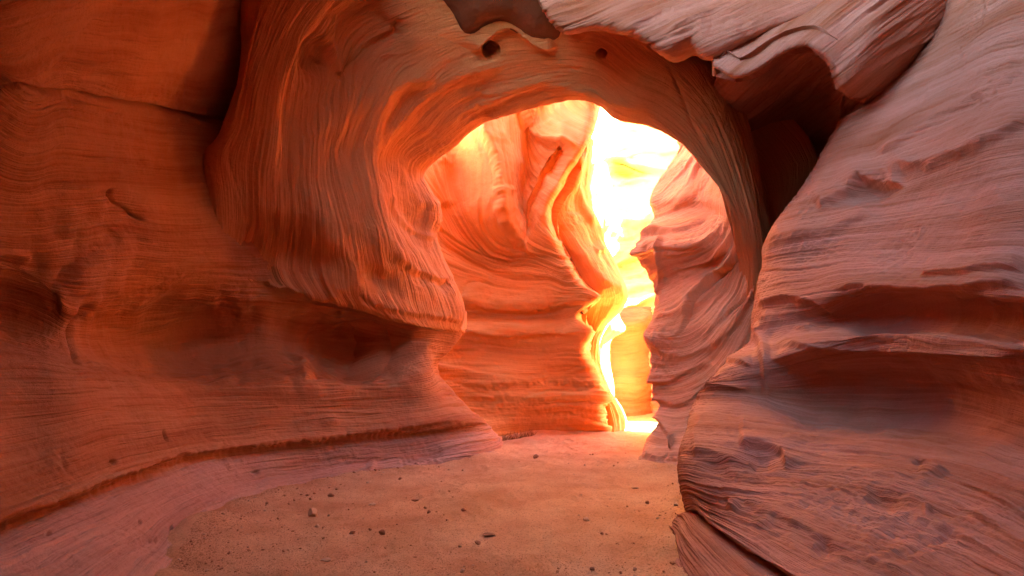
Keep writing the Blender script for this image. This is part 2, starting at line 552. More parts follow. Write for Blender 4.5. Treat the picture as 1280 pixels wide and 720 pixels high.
# ------------------------------------------------------------------ left wall: bench, alcove, dark recess, nose
left_cols = [
 # rows: top (unseen roof edge, shaped to cut sky light), y0, crack above, crack below, face, face low, alcove top, alcove deep, alcove bottom, bench, ledge lip, under ledge, low mid, floor, below floor
 [W(6,-4.6,9), W(6,-4.6,6), W(6,-4.6,4.6), W(6,-4.6,4.5), W(6,-4.6,3.5), W(6,-4.6,2.6), W(6,-4.6,2.2), W(6,-4.6,1.8), W(6,-4.6,1.4), W(6,-4.6,1), W(6,-4.6,.55), W(6,-4.6,.48), W(6,-4.6,.25), W(6,-4.6,0), W(6,-4.6,-.4)],  # rear column behind the camera, added to close a light leak
 [W(3.0,-3.2,9), W(-0.6,-3.4,6), W(-0.6,-3.6,4.6), W(-0.6,-3.6,4.5), W(-0.6,-3.5,3.5), W(-.6,-3.4,2.6), W(-.6,-3.4,2.2), W(-.6,-3.5,1.8), W(-.6,-3.4,1.4), W(-.6,-3.2,1), W(-.6,-3.1,.55), W(-.6,-3.1,.48), W(-.6,-3,.25), W(-.6,-2.8,0), W(-.6,-2.8,-.4)],
 [W(1.6,0.3,9), W(-1.8,0.2,4.4), W(-3.2,0.3,4.4), W(-3.2,0.3,4.3), W(-3.3,0.3,3.4), W(-3.2,0.3,2.6), W(-3.3,0.3,2.2), W(-3.5,0.3,1.8), W(-3.2,0.3,1.4), W(-3.0,0.3,1.0), W(-2.8,0.3,.58), W(-2.85,0.3,.5), W(-2.6,0.3,.25), W(-2.3,0.3,0), W(-2.25,0.3,-.4)],
 [W(2.2,1.2,6.4), W(-2.0,1.8,4.3), W(-3.5,2.4,4.4), W(-3.45,2.4,4.3), W(-3.6,2.4,3.2), W(-3.55,2.4,2.5), W(-3.6,2.4,2.2), W(-3.75,2.4,1.8), W(-3.45,2.4,1.4), W(-3.2,2.4,1.0), W(-2.98,2.4,.6), W(-3.02,2.4,.52), W(-2.75,2.4,.26), W(-2.38,2.4,0), W(-2.3,2.4,-.4)],
 [W(0.2,2.6,6.2), (-20,-150,2.7), (0,106,3.9), (0,112,3.9), (0,240,4.3), (0,318,4.5), (0,345,4.6), (-5,400,4.95), (-5,465,4.35), (-5,560,4.1), (-4,653,3.72), (2,664,3.76), (70,720,3.5), (140,790,3.35), (150,850,3.35)],
 [W(-1.3,3.7,5.3), (95,-150,2.8), (95,124,4.75), (95,130,4.75), (105,240,5.05), (104,318,5.2), (98,375,5.25), (92,425,5.35), (95,470,4.85), (97,540,4.72), (100,613,4.55), (106,624,4.60), (158,675,4.4), (206,722,4.2), (215,770,4.2)],
 [W(-1.6,4.6,5.15), (165,-150,3.7), (175,138,5.8), (175,144,5.8), (172,235,5.7), (168,310,5.85), (165,372,6.15), (165,425,6.45), (165,470,5.9), (172,530,5.6), (181,587,5.43), (184,598,5.48), (215,635,5.4), (242,662,5.36), (248,700,5.36)],
 [W(-1.4,5.3,5.8), (255,-150,5.1), (270,148,7.4), (270,154,7.4), (252,240,6.85), (245,315,6.65), (240,372,7.05), (238,425,7.45), (240,470,6.85), (246,520,6.6), (250,566,6.4), (252,575,6.46), (280,606,6.45), (303,630,6.33), (308,660,6.33)],
 [W(-1.7,6.3,7), (340,-150,6.9), (340,150,8.4), (340,156,8.4), (335,240,8.1), (332,318,7.8), (335,372,7.8), (338,425,8.0), (345,470,7.55), (348,515,7.5), (350,551,7.34), (351,560,7.42), (352,590,7.3), (352,613,7.0), (355,640,7.0)],
 [W(-1.5,7.6,8.5), (430,-150,8.2), (430,140,9.8), (430,150,9.8), (428,250,9.6), (426,330,8.8), (424,385,8.7), (425,432,9.0), (428,472,8.2), (430,510,8.15), (430,543,8.0), (430,552,8.1), (428,578,7.95), (423,599,7.65), (425,625,7.65)],
 [W(-.9,8.6,9), W(-1.4,9.2,6.5), W(-1.6,9.8,4.9), W(-1.6,9.8,4.8), W(-1.6,10,3.8), (518,350,9.8), (520,402,9.3), (522,432,9.28), (526,470,9.05), (523,505,8.95), (520,537,8.75), (520,545,8.85), (520,568,8.7), (522,584,8.5), (524,608,8.5)],
 [W(-1.2,9.2,8.5), W(-1.7,9.9,6), W(-1.7,10.6,4.6), W(-1.7,10.6,4.5), W(-1.5,10.8,3.7), (555,355,10.4), (563,402,9.9), (553,436,9.9), (541,462,9.75), (563,503,9.6), (585,527,9.45), (586,535,9.52), (594,556,9.3), (600,573,9.2), (602,595,9.2)],
 [W(-1.6,9.8,8), W(-2,10.6,5.6), W(-2,11.3,4.4), W(-2,11.3,4.3), W(-1.8,11.4,3.6), (535,360,11.2), (573,411,10.35), (561,436,10.3), (546,462,10.4), (577,503,10.4), (606,525,10.35), (609,531,10.4), (621,546,10.4), (628,556,10.35), (630,575,10.35)],
 [W(-2,10.5,7.5), W(-2.4,11.2,5.2), W(-2.4,11.8,4.2), W(-2.4,11.8,4.1), W(-2.2,11.8,3.4), (505,360,12.2), (535,412,11.6), (528,438,11.4), (525,462,11.4), (555,503,11.4), (585,520,11.4), (588,526,11.4), (600,538,11.5), (606,545,11.6), (606,560,11.6)],
 [W(-3,11.5,7), W(-3,12,5), W(-3,12.4,4), W(-3,12.4,3.9), W(-2.8,12.4,3.2), W(-2.5,12.6,2.6), W(-2.3,12.8,2), W(-2.2,13,1.8), W(-2.2,13,1.4), W(-2,13,1), W(-1.8,13,.5), W(-1.8,13,.4), W(-1.8,13,.2), W(-1.7,13,0), W(-1.7,13,-.4)],
]
left_feats = [
 ('ridge', [(-5,107),(60,118),(140,127),(215,140),(280,152)], -0.10, 2.6, 0),
 ('ridge', [(95,134),(170,140),(230,152),(290,163)], 0.02, 6, 0),
 ('ridge', [(150,240),(156,252),(163,260),(172,263),(180,273),(190,278)], -0.05, 1.6, 0),
 ('blob', 152, 243, 3, 5, 0, -0.05, 2),
 ('ridge', [(60,330),(30,326),(-10,327)], 0.04, 4, 0),
 ('blob', 30, 345, 90, 60, -15, -0.12, 1.0),
 ('blob', 30, 240, 120, 70, 0, -0.15, 1.2),
 ('lip', [(62,410),(72,385),(100,340),(140,300),(190,262)], -0.08, 8, 50),
 ('blob', 205, 420, 100, 45, 10, -0.22, 1.2),
 ('ridge', [(135,388),(108,405),(98,430),(106,455)], -0.07, 5, 0),
 ('ridge', [(195,365),(185,410),(190,455)], 0.04, 10, 0),
 ('blob', 330, 425, 70, 42, 0, -0.15, 1.3),
 ('lip', [(440,388),(405,405),(385,432),(381,460),(395,472)], 0.06, 10, 45),
 ('blob', 446, 436, 54, 38, 0, -0.30, 1.3),
 ('ledge', [(-60,690),(0,655),(60,632),(120,608),(180,588),(215,573),(250,567),(330,556),(430,545),(520,535),(606,525)], 0.065, 2.5, 8),
 ('ridge', [(-40,655),(20,640),(90,612),(150,593)], 0.03, 6, 0),
 ('ridge', [(0,712),(80,675),(140,650)], -0.015, 1.5, 0),
 ('ridge', [(225,600),(330,570),(430,562),(540,552)], 0.012, 5, 0),
 ('blob', 141, 578, 4, 3, 20, -0.04, 2), ('blob', 78, 582, 3, 10, -10, -0.02, 1), ('blob', 60, 667, 3, 3, 0, -0.05, 2),
 ('blob', 189, 676, 2, 4, 0, -0.04, 2), ('blob', 195, 673, 1.8, 4, 0, -0.04, 2), ('blob', 216, 657, 2.5, 5, 0, -0.05, 2),
 ('blob', 174, 653, 2, 2.5, 0, -0.03, 2),
 ('blob', 318, 591, 4, 2.5, 0, -0.03, 2), ('blob', 209, 544, 2, 8, -15, -0.05, 2),
 ('blob', 330, 525, 22, 8, -15, 0.04, 1), ('blob', 415, 526, 10, 8, 0, 0.05, 1), ('blob', 270, 537, 22, 10, 60, 0.03, 1),
 ('blob', 78, 600, 20, 40, -30, 0.03, 1),
 ('ledge', [(555,572),(530,578),(500,585)], 0.06, 3, 14),
 ('ridge', [(470,560),(465,580),(460,600)], 0.04, 6, 0),
]
rock("canyon_wall", T(left_cols), "long curving sandstone wall with ledge, alcove and dark smooth upper face left of sand",
     "rock wall", flow='u', feats=left_feats, streak=0.008, undul=0.05, back=(-0.5, 0, 0), bed_row=11, saw=((38, .028), (11, .013)))

# ------------------------------------------------------------------ arch with its fluted left leg
arch = []
arch_st = [
 [(262,326,7.3),(328,357,7.6),(430,378,8.2),(520,405,9.0),(575,409,9.95)],
 [(260,316,7.2),(310,330,7.5),(420,358,8.0),(507,380,8.85),(579,393,9.92)],
 [(266,300,7.1),(318,300,7.45),(415,322,7.9),(500,350,8.7),(570,362,9.85)],
 [(262,250,7.0),(318,250,7.15),(410,272,7.6),(482,298,8.4),(544,302,9.7)],
 [(252,197,7.0),(318,200,6.95),(402,215,7.5),(466,240,8.25),(548,263,9.7)],
 [(276,165,7.0),(325,150,6.9),(402,150,7.5),(460,180,8.2),(529,217,9.5)],
 [(299,100,7.0),(348,60,6.9),(425,70,7.5),(490,115,8.1),(566,182,9.2)],
 [(303,0,7.0),(400,-30,6.9),(480,10,7.4),(545,75,7.9),(605,150,9.0)],
 [(310,-120,7.0),(480,-110,7.0),(560,-20,7.4),(605,55,7.9),(655,134,8.75)],
 [(560,-220,7.2),(610,-120,7.2),(640,-30,7.4),(668,50,7.85),(700,124,8.55)],
 [(760,-220,7.6),(740,-120,7.4),(735,-30,7.4),(740,55,7.75),(745,124,8.4)],
 [(860,-120,8),(832,-40,7.6),(815,30,7.5),(797,95,7.75),(775,145,8.35)],
 [(905,30,8.5),(880,50,8.0),(858,75,7.8),(838,115,7.9),(812,157,8.3)],
 [(925,110,8.7),(908,115,8.2),(893,125,8.0),(875,150,8.05),(848,178,8.3)],
 [(945,190,8.8),(935,190,8.3),(920,195,8.1),(903,202,8.1),(880,211,8.25)],
 [(960,270,8.8),(950,268,8.35),(940,265,8.15),(925,262,8.1),(908,252,8.2)],
 [(972,330,8.9),(958,328,8.45),(950,326,8.32),(938,322,8.4),(921,315,8.72)],
 [(972,370,8.9),(960,368,8.5),(951,366,8.45),(940,362,8.6),(926,355,9.1)],
 [(966,410,8.8),(955,410,8.55),(946,408,8.6),(936,402,8.8),(922,395,9.4)],
 [(945,490,8.7),(935,485,8.6),(926,480,8.7),(918,470,8.9),(905,460,9.5)],
 [(915,600,8.5),(905,600,8.5),(895,600,8.6),(888,600,8.8),(880,600,9.3)],
]
ctr = np.array([735.0, 320.0])
for si, st in enumerate(arch_st):
    row = list(st)
    x, y, Y = st[-1]
    d = np.array([x, y]) - ctr
    d /= np.linalg.norm(d)
    k = 1.0 if 1 < si < 16 else 0.4
    if si < 3:
        d = np.array([-1.0, -0.3 - 0.2 * si])
    row.append((x + d[0] * 6, y + d[1] * 6, Y + 0.45 * k))
    row.append((x + d[0] * 30, y + d[1] * 30, Y + 0.95 * k))
    row.append((x + d[0] * 120 * k, y + d[1] * 120 * k, Y + 1.2 * k))
    # outer rim rolls back
    x0, y0, Y0 = st[0]
    x1, y1, _ = st[1]
    e = np.array([x1 - x0, y1 - y0], float); e /= np.linalg.norm(e) + 1e-6
    row.insert(0, (x0 + e[0] * 18, y0 + e[1] * 18, Y0 + 0.9))
    arch.append(row)
# the lower lip of the leg curls under
arch.insert(0, [(a[0] + 2, a[1] + 5, a[2] + 0.16) for a in arch[0]])
arch.insert(0, [(a[0] + 2, a[1] - 2, a[2] + 0.36) for a in arch[0]])
arch.insert(0, [(a[0], a[1] - 22, a[2] + 0.3) for a in arch[0]])
arch_feats = [
 ('blob', 615, 61, 9, 8, -20, -0.45, 3), ('blob', 751, 67, 6, 5, 0, -0.35, 3),
 ('lip', [(592,68),(602,50),(622,34),(642,30),(660,44),(680,55),(700,55)], 0.12, 4, 26),
 ('lip', [(720,60),(735,40),(760,33),(790,40),(820,60)], 0.06, 8, 26),
 ('blob', 395, 72, 20, 26, 20, -0.20, 1.6), ('blob', 455, 40, 36, 42, 20, -0.24, 1.6),
 ('ridge', [(424,20),(421,60),(424,98)], 0.05, 4, 0),
 ('blob', 424, 95, 5, 5, 0, -0.10, 2),
 ('lip', [(500,20),(490,45),(470,62),(445,85),(428,97)], -0.10, 5, 12),
 ('lip', [(395,92),(410,78)], -0.08, 4, 10),
 # big flutes of the leg
 ('ridge', [(330,0),(318,90),(330,180),(322,260),(352,340)], 0.05, 12, 0),
 ('ridge', [(380,40),(345,120),(345,200),(335,290)], 0.06, 14, 0),
 ('ridge', [(430,110),(385,180),(360,240),(345,310)], 0.05, 8, 0),
 ('ridge', [(500,80),(420,150),(392,210),(402,270),(440,340),(470,375)], 0.10, 20, 0),
 ('ridge', [(430,170),(370,290),(360,340)], -0.05, 30, 0),
 ('blob', 350, 330, 55, 40, 10, -0.22, 1.5),
 ('ridge', [(560,90),(500,100),(472,130),(462,180),(462,240),(480,300),(520,345)], 0.12, 14, 0),
 ('ridge', [(640,75),(580,90),(530,120),(490,160),(475,205)], 0.06, 8, 0),
 ('blob', 500, 190, 34, 22, -35, -0.10, 1.3),
 ('blob', 515, 265, 22, 40, -20, -0.20, 1.4),
 ('ridge', [(500,238),(506,262),(525,285),(545,300)], 0.05, 4, 0),
 ('ridge', [(528,222),(538,245),(547,262),(544,292)], 0.03, 4, 0),
 ('blob', 475, 350, 26, 12, 30, -0.12, 1.4),
 ('ledge', [(436,345),(450,365),(470,382),(510,392),(545,397),(583,405)], 0.04, 3, 12),
 ('ledge', [(480,315),(510,335),(540,345),(570,355)], 0.05, 3, 10),
 ('ridge', [(830,70),(850,110),(868,160),(905,230),(935,300)], -0.04, 3, 0),
 ('ridge', [(600,130),(650,108),(700,104),(760,122),(820,140)], 0.05, 8, 0),
 ('ridge', [(590,150),(640,122),(690,112)], -0.03, 5, 0),
]
rock("rock_arch", arch, "natural sandstone arch whose hair-streaked left leg hangs over the alcove", "rock arch", mat=ROCK_HAIR,
     flow='v', flow_scale=1.0, feats=arch_feats, streak=0.019, undul=0.05, thick=0.06, fade=4, saw=((26, .045), (9, .022)))

# ------------------------------------------------------------------ striped wall under the right end of the arch
mid_right = [
 [W(4.4,12.8,8.8),W(3.8,12.6,8.8),W(4.0,11.5,9.5),W(4.2,10.5,10),W(4.4,9.5,11.5),W(4.8,9.2,13)],  # top rows out of view, heights shaped as a sun block for the chamber
 [W(4.0,13,7.2),W(3.4,12.6,7.2),W(3.7,11.5,7.8),W(3.8,10.5,8.4),W(4.1,9.5,9.5),W(4.6,9.2,11)],
 [(890,120,13.5),(862,130,12.8),(878,150,11.8),(895,170,10.8),(915,185,9.8),(950,190,9.4)],
 [(885,160,13.2),(852,165,12.5),(868,178,11.5),(888,192,10.5),(908,207,9.6),(950,210,9.2)],
 [(880,190,13),(845,190,12.2),(865,205,11),(890,222,10),(918,240,9.2),(950,245,9)],
 [(850,245,12.8),(815,248,11.8),(845,245,10.6),(885,248,9.8),(925,265,9.0),(955,270,8.9)],
 [(850,268,12.5),(818,270,11.7),(845,266,10.6),(888,262,9.75),(930,285,8.9),(960,290,8.8)],
 [(830,290,12),(800,292,11.0),(835,286,10.2),(890,280,9.55),(935,310,8.8),(965,315,8.7)],
 [(820,320,11.8),(788,320,10.7),(825,309,9.9),(890,308,9.35),(938,340,8.75),(968,345,8.7)],
 [(835,375,11.8),(815,372,10.9),(828,352,10.2),(890,332,9.5),(938,368,8.7),(968,370,8.7)],
 [(840,395,11.6),(818,395,10.5),(840,385,9.8),(890,368,9.3),(935,400,8.7),(962,400,8.7)],
 [(830,420,11),(803,420,10.0),(840,414,9.5),(885,402,9.1),(930,430,8.65),(955,430,8.6)],
 [(840,442,11),(815,442,10.0),(845,438,9.5),(885,432,9.1),(920,460,8.6),(950,460,8.6)],
 [(840,475,11),(811,472,10.0),(845,469,9.5),(880,468,9.1),(910,490,8.6),(940,490,8.6)],
 [(845,520,10.5),(822,522,9.6),(845,516,9.2),(870,516,8.9),(900,530,8.5),(930,530,8.5)],
 [(825,560,9.8),(796,568,9.0),(825,572,8.65),(850,576,8.4),(890,580,8.2),(920,580,8.2)],
 [(830,575,9.6),(799,583,8.72),(828,588,8.4),(855,592,8.2),(890,600,8.0),(920,600,8)],
 [(830,600,9.6),(805,610,8.8),(828,610,8.45),(855,615,8.2),(890,620,8.0),(920,620,8)],
]
for k_, r_ in enumerate(mid_right):                           # unseen column added to keep sun off the fins
    r_.insert(0, W(4.9, 12.9, 8.6) if k_ == 0 else W(4.6, 13.1, 7.0) if k_ == 1 else (905, r_[0][1], 12.3))
mr_lines = [
 (0,[(848,186),(858,178),(866,168)]), (35,[(816,258),(845,238),(864,208),(872,188)]), (70,[(800,293),(848,280),(884,250),(894,212)]),
 (105,[(826,316),(862,311),(895,292),(912,262),(910,235)]), (140,[(818,374),(860,354),(900,320),(918,282),(918,258)]), (172,[(806,408),(850,396),(895,364),(922,316),(926,288)]),
 (205,[(806,428),(850,438),(890,416),(925,362),(934,312)]), (240,[(812,466),(860,463),(900,432),(936,372),(944,330)]), (290,[(820,520),(860,518),(900,492),(948,405)]), (345,[(798,575),(860,581),(920,545)]),
]
mr_feats = [
 ('lip', [(826,296),(824,318),(826,345),(818,375)], 0.0, 3, 30),
 ('ridge', [(826,292),(823,320),(827,345),(820,372)], 0.10, 3, 0),
 ('blob', 806, 335, 13, 34, -15, -0.22, 1.5),
 ('lip', [(826,316),(860,312),(890,300),(912,275),(922,250)], 0.05, 5, 22),
 ('lip', [(812,398),(850,390),(880,372),(908,345),(922,300)], 0.05, 4, 22),
 ('lip', [(803,424),(840,442),(870,440),(900,420),(930,380)], 0.05, 5, 24),
 ('lip', [(816,272),(840,262),(865,240),(885,210)], 0.05, 5, 22),
 ('ledge', [(797,566),(815,572),(850,572),(880,570)], 0.06, 4, 12),
 ('lip', [(808,470),(850,466),(890,450)], 0.05, 6, 20),
]
rock("striped_rock_wall", mid_right, "pale striped wall flowing from under the arch to a foot beside the bright gap", "rock wall", mat=ROCK_PINK,
     flow='rbf', flow_lines=mr_lines, flow_scale=1.0, feats=mr_feats, streak=0.007, undul=0.05, thick=0.5, saw=((35, .15), (12, .03)))

# ------------------------------------------------------------------ orange chamber wall seen through the arch
mid = [
 [(420,-60,14.5),(500,-60,14.6),(570,-60,14.6),(625,-60,14.4),(680,-60,14.2),(735,-60,13.6),(745,-60,14.5)],
 [(440,100,13.5),(520,100,13.5),(568,100,13.5),(618,100,13.2),(690,95,13.2),(742,100,12.6),(760,100,14)],
 [(440,140,13),(520,140,13),(566,140,13.3),(606,145,12.6),(672,140,13.4),(738,140,12.6),(750,140,14)],
 [(440,182,12.5),(520,182,12.5),(564,182,12.95),(612,182,12.35),(662,180,13.2),(727,180,12.2),(735,180,13.6)],
 [(440,220,12.2),(520,220,12.2),(562,220,12.9),(618,220,12.15),(658,220,13.1),(704,218,12.1),(715,218,13.5)],
 [(440,262,12),(520,262,12),(560,262,12.7),(621,262,12.1),(652,262,12.9),(681,262,12.05),(695,262,13.3)],
 [(440,300,11.8),(520,300,11.8),(560,300,12.55),(628,300,12.3),(662,300,12.4),(691,298,12.0),(705,300,13.2)],
 [(440,325,11.7),(520,325,11.7),(562,325,12.4),(632,330,12.55),(672,325,12.3),(703,322,11.95),(715,325,13.2)],
 [(440,350,11.7),(520,350,11.7),(565,350,12.3),(636,352,12.4),(684,346,12.15),(722,352,11.8),(730,352,13)],
 [(440,372,11.7),(520,374,11.7),(570,376,12.2),(640,378,12.2),(694,374,12.0),(748,371,11.55),(750,371,13)],
 [(440,392,11.8),(520,392,11.8),(572,394,12.3),(642,394,12.35),(690,394,12.2),(722,395,11.85),(732,395,13)],
 [(440,412,11.7),(520,412,11.6),(575,412,12.1),(645,414,12.1),(695,412,12.0),(738,414,11.7),(742,414,13)],
 [(440,438,11.8),(520,438,11.7),(575,438,12.2),(645,438,12.25),(695,438,12.15),(728,439,11.95),(738,439,13)],
 [(440,460,11.7),(520,460,11.6),(575,462,12.0),(645,464,12.1),(700,462,12.1),(736,456,11.95),(745,456,13)],
 [(440,500,11.5),(520,500,11.4),(578,500,11.9),(648,498,11.95),(700,496,12.0),(755,495,11.9),(762,495,13.2)],
 [(440,520,11.5),(520,520,11.4),(585,520,11.85),(648,516,11.95),(700,512,12.05),(748,516,12.1),(756,516,13.3)],
 [(440,552,11.2),(520,552,11.1),(600,548,11.5),(650,543,12.1),(700,542,12.3),(757,540,12.55),(765,538,13.4)],
 [(440,570,11.2),(520,570,11.1),(600,560,11.5),(650,556,12.1),(700,554,12.3),(757,552,12.55),(765,550,13.4)],
]
mid_lines = [
 (-140,[(560,545),(650,538),(760,535)]), (-85,[(560,500),(650,498),(755,496)]), (0,[(560,412),(645,416),(735,412)]),
 (45,[(560,370),(640,378),(745,370)]), (80,[(552,300),(600,328),(650,346),(700,345),(748,368)]), (105,[(548,255),(575,300),(620,330),(660,334),(715,350)]),
 (150,[(560,185),(565,240),(590,290),(610,318),(640,325)]), (190,[(603,152),(622,215),(622,265),(640,300),(680,318),(705,330)]),
 (235,[(640,138),(645,200),(655,245),(685,275)]), (300,[(655,140),(672,172),(700,186),(725,182)]), (340,[(690,130),(715,160),(735,165)]),
]
mid_feats = [
 ('lip', [(601,130),(608,170),(620,205),(623,240),(626,270),(642,298),(665,312),(690,316)], 0.28, 4, 26),
 ('lip', [(640,122),(650,150),(668,172),(700,183),(724,180)], 0.30, 4, 26),
 ('ridge', [(560,195),(545,205),(548,230),(556,262)], 0.10, 10, 0),
 ('lip', [(575,250),(612,300),(650,318),(690,325)], 0.03, 8, 40),
 ('lip', [(590,322),(650,342),(690,344),(720,350)], 0.06, 5, 26),
 ('lip', [(570,372),(620,383),(690,380),(745,372)], 0.09, 5, 20),
 ('lip', [(565,410),(620,418),(690,416),(735,413)], 0.08, 3, 9),
 ('ledge', [(580,487),(640,482),(690,478),(755,484)], 0.05, 5, 12),
 ('ledge', [(580,498),(650,498),(700,500),(752,498)], 0.06, 3, 12),
 ('ridge', [(548,285),(570,302),(600,318),(640,328)], -0.04, 1.3, 0),
 ('ridge', [(620,180),(630,240)], -0.05, 10, 0),
]
rock("chamber_wall", mid, "glowing orange concave wall framed by the arch with fluted folds above flat bands", "rock wall", mat=ROCK_BRIGHTENED,
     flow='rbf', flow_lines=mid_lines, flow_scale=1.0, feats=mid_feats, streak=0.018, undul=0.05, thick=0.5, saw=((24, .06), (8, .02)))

# ------------------------------------------------------------------ fin with the overhanging beak just behind the chamber wall
fin = [
 [(690,150,13.5),(705,160,13.3),(722,170,13.2),(735,172,13.3),(742,175,13.6),(735,175,15)],
 [(670,190,13.4),(695,192,13.2),(722,192,13.0),(733,192,13.2),(740,192,13.5),(730,192,15)],
 [(650,230,13.2),(680,230,13.0),(710,230,12.8),(725,230,13.0),(735,228,13.3),(725,228,15)],
 [(640,262,13.0),(670,262,12.8),(700,262,12.6),(722,262,12.8),(740,262,13.2),(725,262,15)],
 [(650,295,13.0),(680,292,12.7),(712,290,12.5),(735,288,12.7),(752,286,13.0),(735,288,15)],
 [(660,320,12.9),(690,315,12.6),(722,310,12.4),(742,310,12.6),(757,308,12.9),(740,312,15)],
 [(680,350,12.8),(710,342,12.5),(740,336,12.2),(760,338,12.4),(774,344,12.7),(755,345,15)],
 [(700,380,12.8),(725,370,12.5),(752,362,12.1),(772,362,12.2),(786,365,12.5),(770,368,15)],
 [(705,395,13),(728,388,12.9),(750,385,12.7),(770,382,12.5),(781,383,12.7),(768,385,15)],
 [(710,412,13.2),(728,412,13.2),(742,412,13.1),(752,408,13.1),(760,405,13.2),(752,407,15)],
 [(710,430,13.2),(726,430,13.2),(736,430,13.1),(744,428,13.1),(750,426,13.2),(745,426,15)],
 [(710,455,13.2),(725,455,13.1),(738,455,13.0),(746,454,13.1),(751,452,13.2),(745,452,15)],
 [(715,485,13.1),(735,485,13),(748,485,12.9),(757,484,13),(762,482,13.2),(755,482,15)],
 [(720,515,13),(742,515,12.9),(758,515,12.8),(771,513,12.9),(779,512,13.1),(770,512,15)],
 [(720,540,12.9),(742,540,12.8),(762,538,12.8),(776,536,12.9),(784,532,13.1),(775,532,15)],
 [(720,555,12.9),(742,555,12.8),(762,553,12.8),(776,550,12.9),(784,547,13.1),(775,547,15)],
]
fin_feats = [
 ('lip', [(690,298),(722,318),(750,345),(786,364)], 0.05, 5, 20),
 ('ridge', [(728,190),(722,225),(728,255),(745,285)], 0.08, 5, 0),
 ('lip', [(742,318),(757,312)], 0.08, 3, 10),
 ('ridge', [(700,200),(690,250),(700,290),(740,335)], 0.05, 8, 0),
]
rock("beaked_rock_fin", fin, "fluted rock fin with an overhanging beak standing right behind the orange chamber wall", "rock fin", mat=ROCK_BRIGHTENED,
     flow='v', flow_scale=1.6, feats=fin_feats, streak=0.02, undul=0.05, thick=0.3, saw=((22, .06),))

fin2 = [
 [(725,200,15.5),(740,205,15),(752,200,15),(760,205,15.4),(755,205,16)],
 [(718,235,15.5),(735,235,14.9),(752,235,14.9),(765,235,15.3),(755,235,16)],
 [(722,265,15.5),(738,265,14.9),(750,265,14.9),(758,268,15.3),(752,268,16)],
 [(725,300,15.4),(740,300,14.8),(750,300,14.8),(756,300,15.2),(750,300,16)],
 [(730,350,15.2),(745,350,14.6),(758,350,14.6),(766,350,15),(758,350,16)],
 [(735,390,15),(752,390,14.4),(765,392,14.3),(774,394,14.6),(765,394,16)],
 [(738,412,15),(758,412,14.3),(772,413,14.2),(782,412,14.4),(772,412,16)],
 [(735,430,15),(748,430,14.6),(757,430,14.6),(763,429,14.9),(755,430,16)],
 [(735,480,15),(748,480,14.5),(758,480,14.5),(766,480,14.8),(758,480,16)],
 [(738,535,14.6),(752,535,14.2),(764,535,14.1),(774,533,14.5),(764,533,16)],
 [(738,550,14.6),(752,550,14.2),(764,550,14.1),(774,546,14.5),(764,546,16)],
]
rock("slender_rock_fin", fin2, "slender amber rock fin half hidden behind the beaked fin in the bright gap", "rock fin", mat=ROCK_BRIGHTENED,
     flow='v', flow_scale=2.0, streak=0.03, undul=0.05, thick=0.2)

# ------------------------------------------------------------------ sunlit far wall closing the passage
far = []
for py, dY in ((-420, 5.2), (-150, 3.6), (20, 2.6), (110, 2.0), (170, 1.5), (230, 1.6), (290, .9), (340, 1.0), (380, .5), (405, .7), (450, .6), (490, .2), (520, 0), (536, -0.2), (545, -0.2)):
    far.append([(640, py, 18.5 + dY), (700, py, 18.2 + dY), (740, py + 4, 17.8 + dY), (775, py, 18.0 + dY * 1.3), (805, py - 4, 18.2 + dY), (840, py - 8, 17.8 + dY), (880, py - 12, 17.0 + dY)])
far_feats = [('lip', [(700,395),(740,402),(780,402),(830,400)], 0.12, 6, 40), ('lip', [(740,290),(780,286),(830,280)], 0.12, 8, 40),
             ('blob', 775, 330, 40, 14, 0, -0.15, 1.5), ('lip', [(790,230),(820,215),(850,180)], 0.12, 8, 40), ('blob', 722, 165, 10, 12, 0, -0.2, 1.5)]
rock("sunlit_rock_wall", far, "sunlit far wall closing the passage behind the fins", "rock wall", mat=ROCK_BOUNCE,
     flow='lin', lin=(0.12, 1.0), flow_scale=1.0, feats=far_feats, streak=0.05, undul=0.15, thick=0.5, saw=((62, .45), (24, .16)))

low = [[(680, py, 16.2 + d), (720, py, 16.0 + d), (755, py, 15.8 + d), (785, py - 1, 15.9 + d), (806, py - 2, 16.3 + d * 1.5), (814, py - 2, 17.2 + d)] for py, d in ((385, 1.2), (398, .25), (408, 0), (425, .25), (450, .3), (480, .1), (505, .25), (525, .05), (531, 0), (545, 0))]
rock("banded_rock_wall", low, "low banded amber wall at the end of the path beneath the glare", "rock wall", mat=ROCK,
     flow='u', streak=0.02, undul=0.06, thick=0.4, saw=((14, .06), (6, .02)))
side = [[W(5.4, 13.9, z), W(5.3 + dx, 14.6, z), W(5.5 + dx, 15.8, z), W(5.4 + dx, 16.6, z), W(4.9, 17.4, z)] for z, dx in ((7.2, .5), (6, .3), (4.5, 0), (3, .3), (1.5, .1), (0, -.1), (-.3, -.1))]
shade_rock = rock("added_shade_rock", side, "", "", mat=ROCK_BRIGHTENED, flow='u', streak=0.02, undul=0.1, thick=0.6)  # unseen rock, added only to shade the lower far wall
del shade_rock["kind"]
shade_rock.parent = bpy.data.objects["sunlit_rock_wall"]

